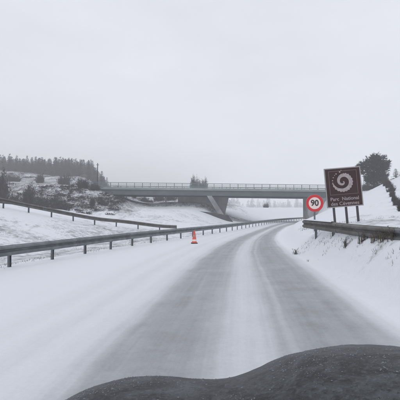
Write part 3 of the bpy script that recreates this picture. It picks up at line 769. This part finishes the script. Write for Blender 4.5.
# pole
px_, Y_ = 97.2, 79
p = on(px_, Y_, 0)
root = thing('wooden_pole', 'thin tall pole rising at the left end of the bridge', 'pole', p)
top = CAM_H + (213 - 163)/400*Y_ - p[2]
mb = MB(); mb.tube([(0, 0, -.4), (0, 0, top*.5), (.02, 0, top)], [.12, .10, .08], 8); mb.build('shaft', M['bark'], root)
mb = MB(); mb.box((.02, -.06, top - .35), (.55, .07, .08)); mb.build('crossarm', M['bark'], root)

# conifers that stand out of the far wood one by one
CON = [conifer(100 + i, 8.0, 2.0, 1.5, .2, .65) for i in range(5)]
CM = [(a.mesh('trunk', M['bark']), b.mesh('crown', M['needle_far'])) for a, b in CON]
def spruce(label, px, Y, hpx, variant, group=None, wid=1.0, base_px=None):
    k = Y/400; p = on(px, Y, -.1)
    o = place('spruce_tree', label, 'tree', p, (('trunk', CM[variant][0]), ('crown', CM[variant][1])), group)
    s = hpx*k/8.0; o.scale = (s*wid, s*wid, s); return o
FW = 'spruces along the front of the foggy wood'
ORD = ['first', 'second', 'third', 'fourth', 'fifth', 'sixth', 'seventh', 'eighth', 'ninth', 'tenth', 'eleventh', 'twelfth']
for i, (px, Y, h_) in enumerate([(8, 136, 17), (16, 139, 19), (24, 135, 16), (31, 138, 18.5), (37, 134, 15), (44, 140, 18), (50, 136, 15), (56, 139, 17), (62, 137, 15), (68, 139, 17.5),
                                 (74, 136, 15.5), (80, 138, 18)]):
    spruce('%s spruce from the left in the front row of the foggy wood' % ORD[i], px, Y, h_*.88, i % 5, FW, 1.25)
spruce('taller pointed spruce in the foggy wood, left of the pole', 88, 132, 20, 1, wid=1.1)
spruce('pointed spruce in the fog directly behind the pole', 95, 130, 21, 3, wid=1.1)
spruce('last tall spruce at the right end of the foggy wood', 101, 129, 20, 2, wid=1.2)
spruce('short spruce at the right tip of the foggy wood', 107, 130, 15, 0, wid=1.2)
# trees over the deck behind the bridge
bush('left of three small round-topped trees behind the bridge railing', 193.5, 112, 9, 20, 'tree', 0, name='bare_tree')
bush('tallest of three small trees behind the bridge railing', 198.5, 112, 10, 24, 'tree', 2, name='bare_tree')
bush('right of three small trees behind the bridge railing', 204, 113, 9, 20, 'tree', 3, name='bare_tree')
# the wood itself: one foggy mass
def far_wood(name, label, spots, seed, m):
    r = random.Random(seed); mb = MB()
    protos = [conifer(seed + q, 8.0, 2.3, .9, .2, .9)[1] for q in range(4)]
    for (x, y, z, h) in spots:
        pr = r.choice(protos); s = h/8; a = r.random()*6.28; ca, sa = math.cos(a)*s*1.1, math.sin(a)*s*1.1; i = len(mb.v)
        mb.v += [(x + u[0]*ca - u[1]*sa, y + u[0]*sa + u[1]*ca, z + u[2]*s) for u in pr.v]; mb.f += [tuple(i + q for q in f) for f in pr.f]
    o = mb.build(name, m); o['kind'] = 'stuff'; tag(o, label, 'wood'); return o
r = random.Random(5); spots = []
while len(spots) < 420:
    px = r.uniform(-60, 105); Y = r.uniform(140, 230); x = at(px, Y)
    if px > 92 and Y > 190: continue
    spots.append((x, Y, terrain(x, Y) - .2, r.uniform(4.4, 6.9)*(1 - .2*smooth(60, 105, px))))
far_wood('wood', 'foggy conifer wood along the top of the left hill', spots, 300, M['needle_far'])
spots = []
while len(spots) < 260:
    px = r.uniform(212, 420); Y = r.uniform(470, 680); x = at(px, Y)
    spots.append((x, Y, terrain(x, 400) - .2, r.uniform(7.0, 19)))
far_wood('distant_wood', 'faint trees in the fog seen beneath the bridge', spots, 400, M['needle_far'])
bush('small dark shrub beyond the bridge, darkest spot under its right half', 265.5, 118, 5, 8, variant=2)

def scrub():
    r = random.Random(33); mb = MB(); protos = [twig_bush(600 + q, 12, .03, 1.0, .8, 4)[1] for q in range(4)]; n = 0
    while n < 520:
        Y = r.uniform(54, 132) if r.random() < .6 else r.uniform(55, 66); px = r.uniform(-10, 235); x = at(px, Y)
        if (x > -10 and Y < 80) or nz2(x, Y, .09, 20) < -.02 + (.1 if x > -15 else 0): continue
        if -20 < x and 64.5 < Y < 77: continue
        n += 1; z = terrain(x, Y); pr = r.choice(protos); s_ = r.uniform(.5, 1.3); a = r.random()*6.28; ca, sa = math.cos(a)*s_, math.sin(a)*s_; i = len(mb.v)
        mb.v += [(x + u[0]*ca - u[1]*sa, Y + u[0]*sa + u[1]*ca, z + u[2]*s_*.9) for u in pr.v]; mb.f += [tuple(i + q for q in f) for f in pr.f]
    o = mb.build('heather_scrub', M['twig']); o['kind'] = 'stuff'; tag(o, 'low dark scrub scattered over the snowy left hillside', 'scrub')
scrub()

# right bank: shrubs leading down from the pine
HG = [(384, 62, 10, 22), (384.5, 57, 10, 14), (386, 53, 11, 13), (388, 49, 11, 13), (389.5, 45, 12, 13), (391.5, 41.5, 12, 13), (393.5, 38, 13, 13), (396, 35, 14, 14), (398.5, 32, 15, 14), (402, 29, 17, 15)]
HL = ['tall upright shrub directly right of the pine, top of the hedge line', 'second shrub down the hedge line from the pine', 'third shrub down the hedge line from the pine',
      'fourth shrub down the hedge line from the pine', 'fifth shrub down the hedge line from the pine', 'sixth shrub down the hedge line from the pine', 'seventh shrub down the hedge line from the pine',
      'eighth shrub down the hedge line from the pine', 'last but one shrub of the hedge line, near the right edge', 'lowest shrub of the hedge line, cut by the right edge']
for i, (px, Y, wp, hp) in enumerate(HG): bush(HL[i], px + (.8 if i else 0), Y, wp*.68, hp*.85, variant=i, purple=(i % 3 == 0), group='shrubs of the hedge line on the right bank')
bush('low tangled bush left of the pine, behind the edge of the brown sign', 364, 62, 10, 10, variant=1)
bush('low bush at the foot of the pine', 374, 62, 18, 8, variant=3)
spruce('dark conifer at the right edge beyond the snowy slope', 396.5, 80, 17, 1, wid=1.7)
spruce('second conifer partly outside the right edge', 403, 86, 18, 3, wid=1.7)

# dead weeds under the right guard rail
def weed(seed, h, n):
    r = random.Random(seed); mb = MB()
    for _ in range(n):
        a = r.random()*6.28; b = Vector((math.cos(a), math.sin(a), 0))*r.random()*.10; lean = Vector((r.gauss(0, .22), r.gauss(0, .22), 1)).normalized()
        L = h*r.uniform(.4, 1.1); m_ = b + lean*L*.6; e = b + lean*L + Vector((r.gauss(0, .05), r.gauss(0, .05), -.02))
        mb.tube([b - Vector((0, 0, .05)), m_, e], [.006, .004, .002], 3, False)
        if r.random() < .5:
            for q in range(4):
                s = m_.lerp(e, r.uniform(.2, 1)); d = Vector((r.gauss(0, 1), r.gauss(0, 1), r.gauss(.5, .5))).normalized()*.05; mb.tri(s - Vector((.006, 0, 0)), s + Vector((.006, 0, 0)), s + d)
    return mb.mesh('stalks', M['straw'])
WM = [weed(500 + i, .25, 24) for i in range(4)]
for i, (px, Y, label) in enumerate([(295, 15.6, 'tuft of dead grass left of the blunt end of the right rail'), (346, 11.2, 'dark weed tuft under the right rail, below the brown sign'), (362, 10.3, 'thin pair of weed stalks under the right rail'),
                                    (374, 9.6, 'dark weed clump under the right rail, third from the right edge'), (382, 9.2, 'weed clump next to the darkest one near the right edge'), (392, 8.8, 'darkest weed clump under the rail at the right edge')]):
    x = at(px, Y); o = tag(link('weed_tuft', WM[i % 4], None, (x, Y, terrain(x, Y)), (0, 0, i*1.3)), label, 'weed', 'weed tufts under the right guard rail'); o.scale = (1.2, 1.2, 1.0 + .1*(i % 3))
# finer dead grass poking through the snow on both verges
def verge_grass():
    r = random.Random(9); mb = MB()
    def blade(x, y, h):
        z = terrain(x, y); a = r.random()*6.28; u = Vector((math.cos(a), math.sin(a), 0))*.006; d = Vector((r.gauss(0, .3), r.gauss(0, .3), 1)).normalized()*h*r.uniform(.5, 1.1)
        p = Vector((x, y, z - .02)); mb.tri(p - u, p + u, p + d)
    for _ in range(520):
        y = r.uniform(9, 34); dl = r.uniform(.15, 10); x = rail_x(y) - dl
        if nz2(x, y, .7, 8) < .05: continue
        for _k in range(14): blade(x + r.gauss(0, .18), y + r.gauss(0, .18), .12)
    for _ in range(45):
        y = r.uniform(7.5, 17); x = lerp_tab([(b, a) for a, b in R3], y) + r.gauss(-.1, .3)
        for _k in range(12): blade(x + r.gauss(0, .08), y + r.gauss(0, .08), .11)
    for _ in range(90):
        y = r.uniform(18, 26); x = gr(y) + r.uniform(1.5, 7)
        for _k in range(10): blade(x + r.gauss(0, .1), y + r.gauss(0, .1), .16)
    o = mb.build('dead_grass', M['straw']); o['kind'] = 'stuff'; tag(o, 'thin dead grass poking through the snow on the verges', 'grass')
verge_grass()

# ------------------------------------------------------------------ the snowy air
def haze():
    mb = MB(); mb.box((0, 540, 20.5), (1840, 1400, 51)); me = mb.mesh('haze', bpy.data.materials.new('snow_haze'))
    m = me.materials[0]; m.use_nodes = True; n = m.node_tree.nodes; n.clear()
    o_ = n.new('ShaderNodeOutputMaterial'); pv = n.new('ShaderNodeVolumePrincipled')
    pv.inputs['Color'].default_value = (0.992, 0.993, 1.0, 1); pv.inputs['Density'].default_value = HAZE_DENSITY; pv.inputs['Anisotropy'].default_value = 0.0
    m.node_tree.links.new(pv.outputs[0], o_.inputs['Volume'])
    o = link('haze', me); o['kind'] = 'stuff'; tag(o, 'pale snowy haze filling the air', 'haze')
haze()
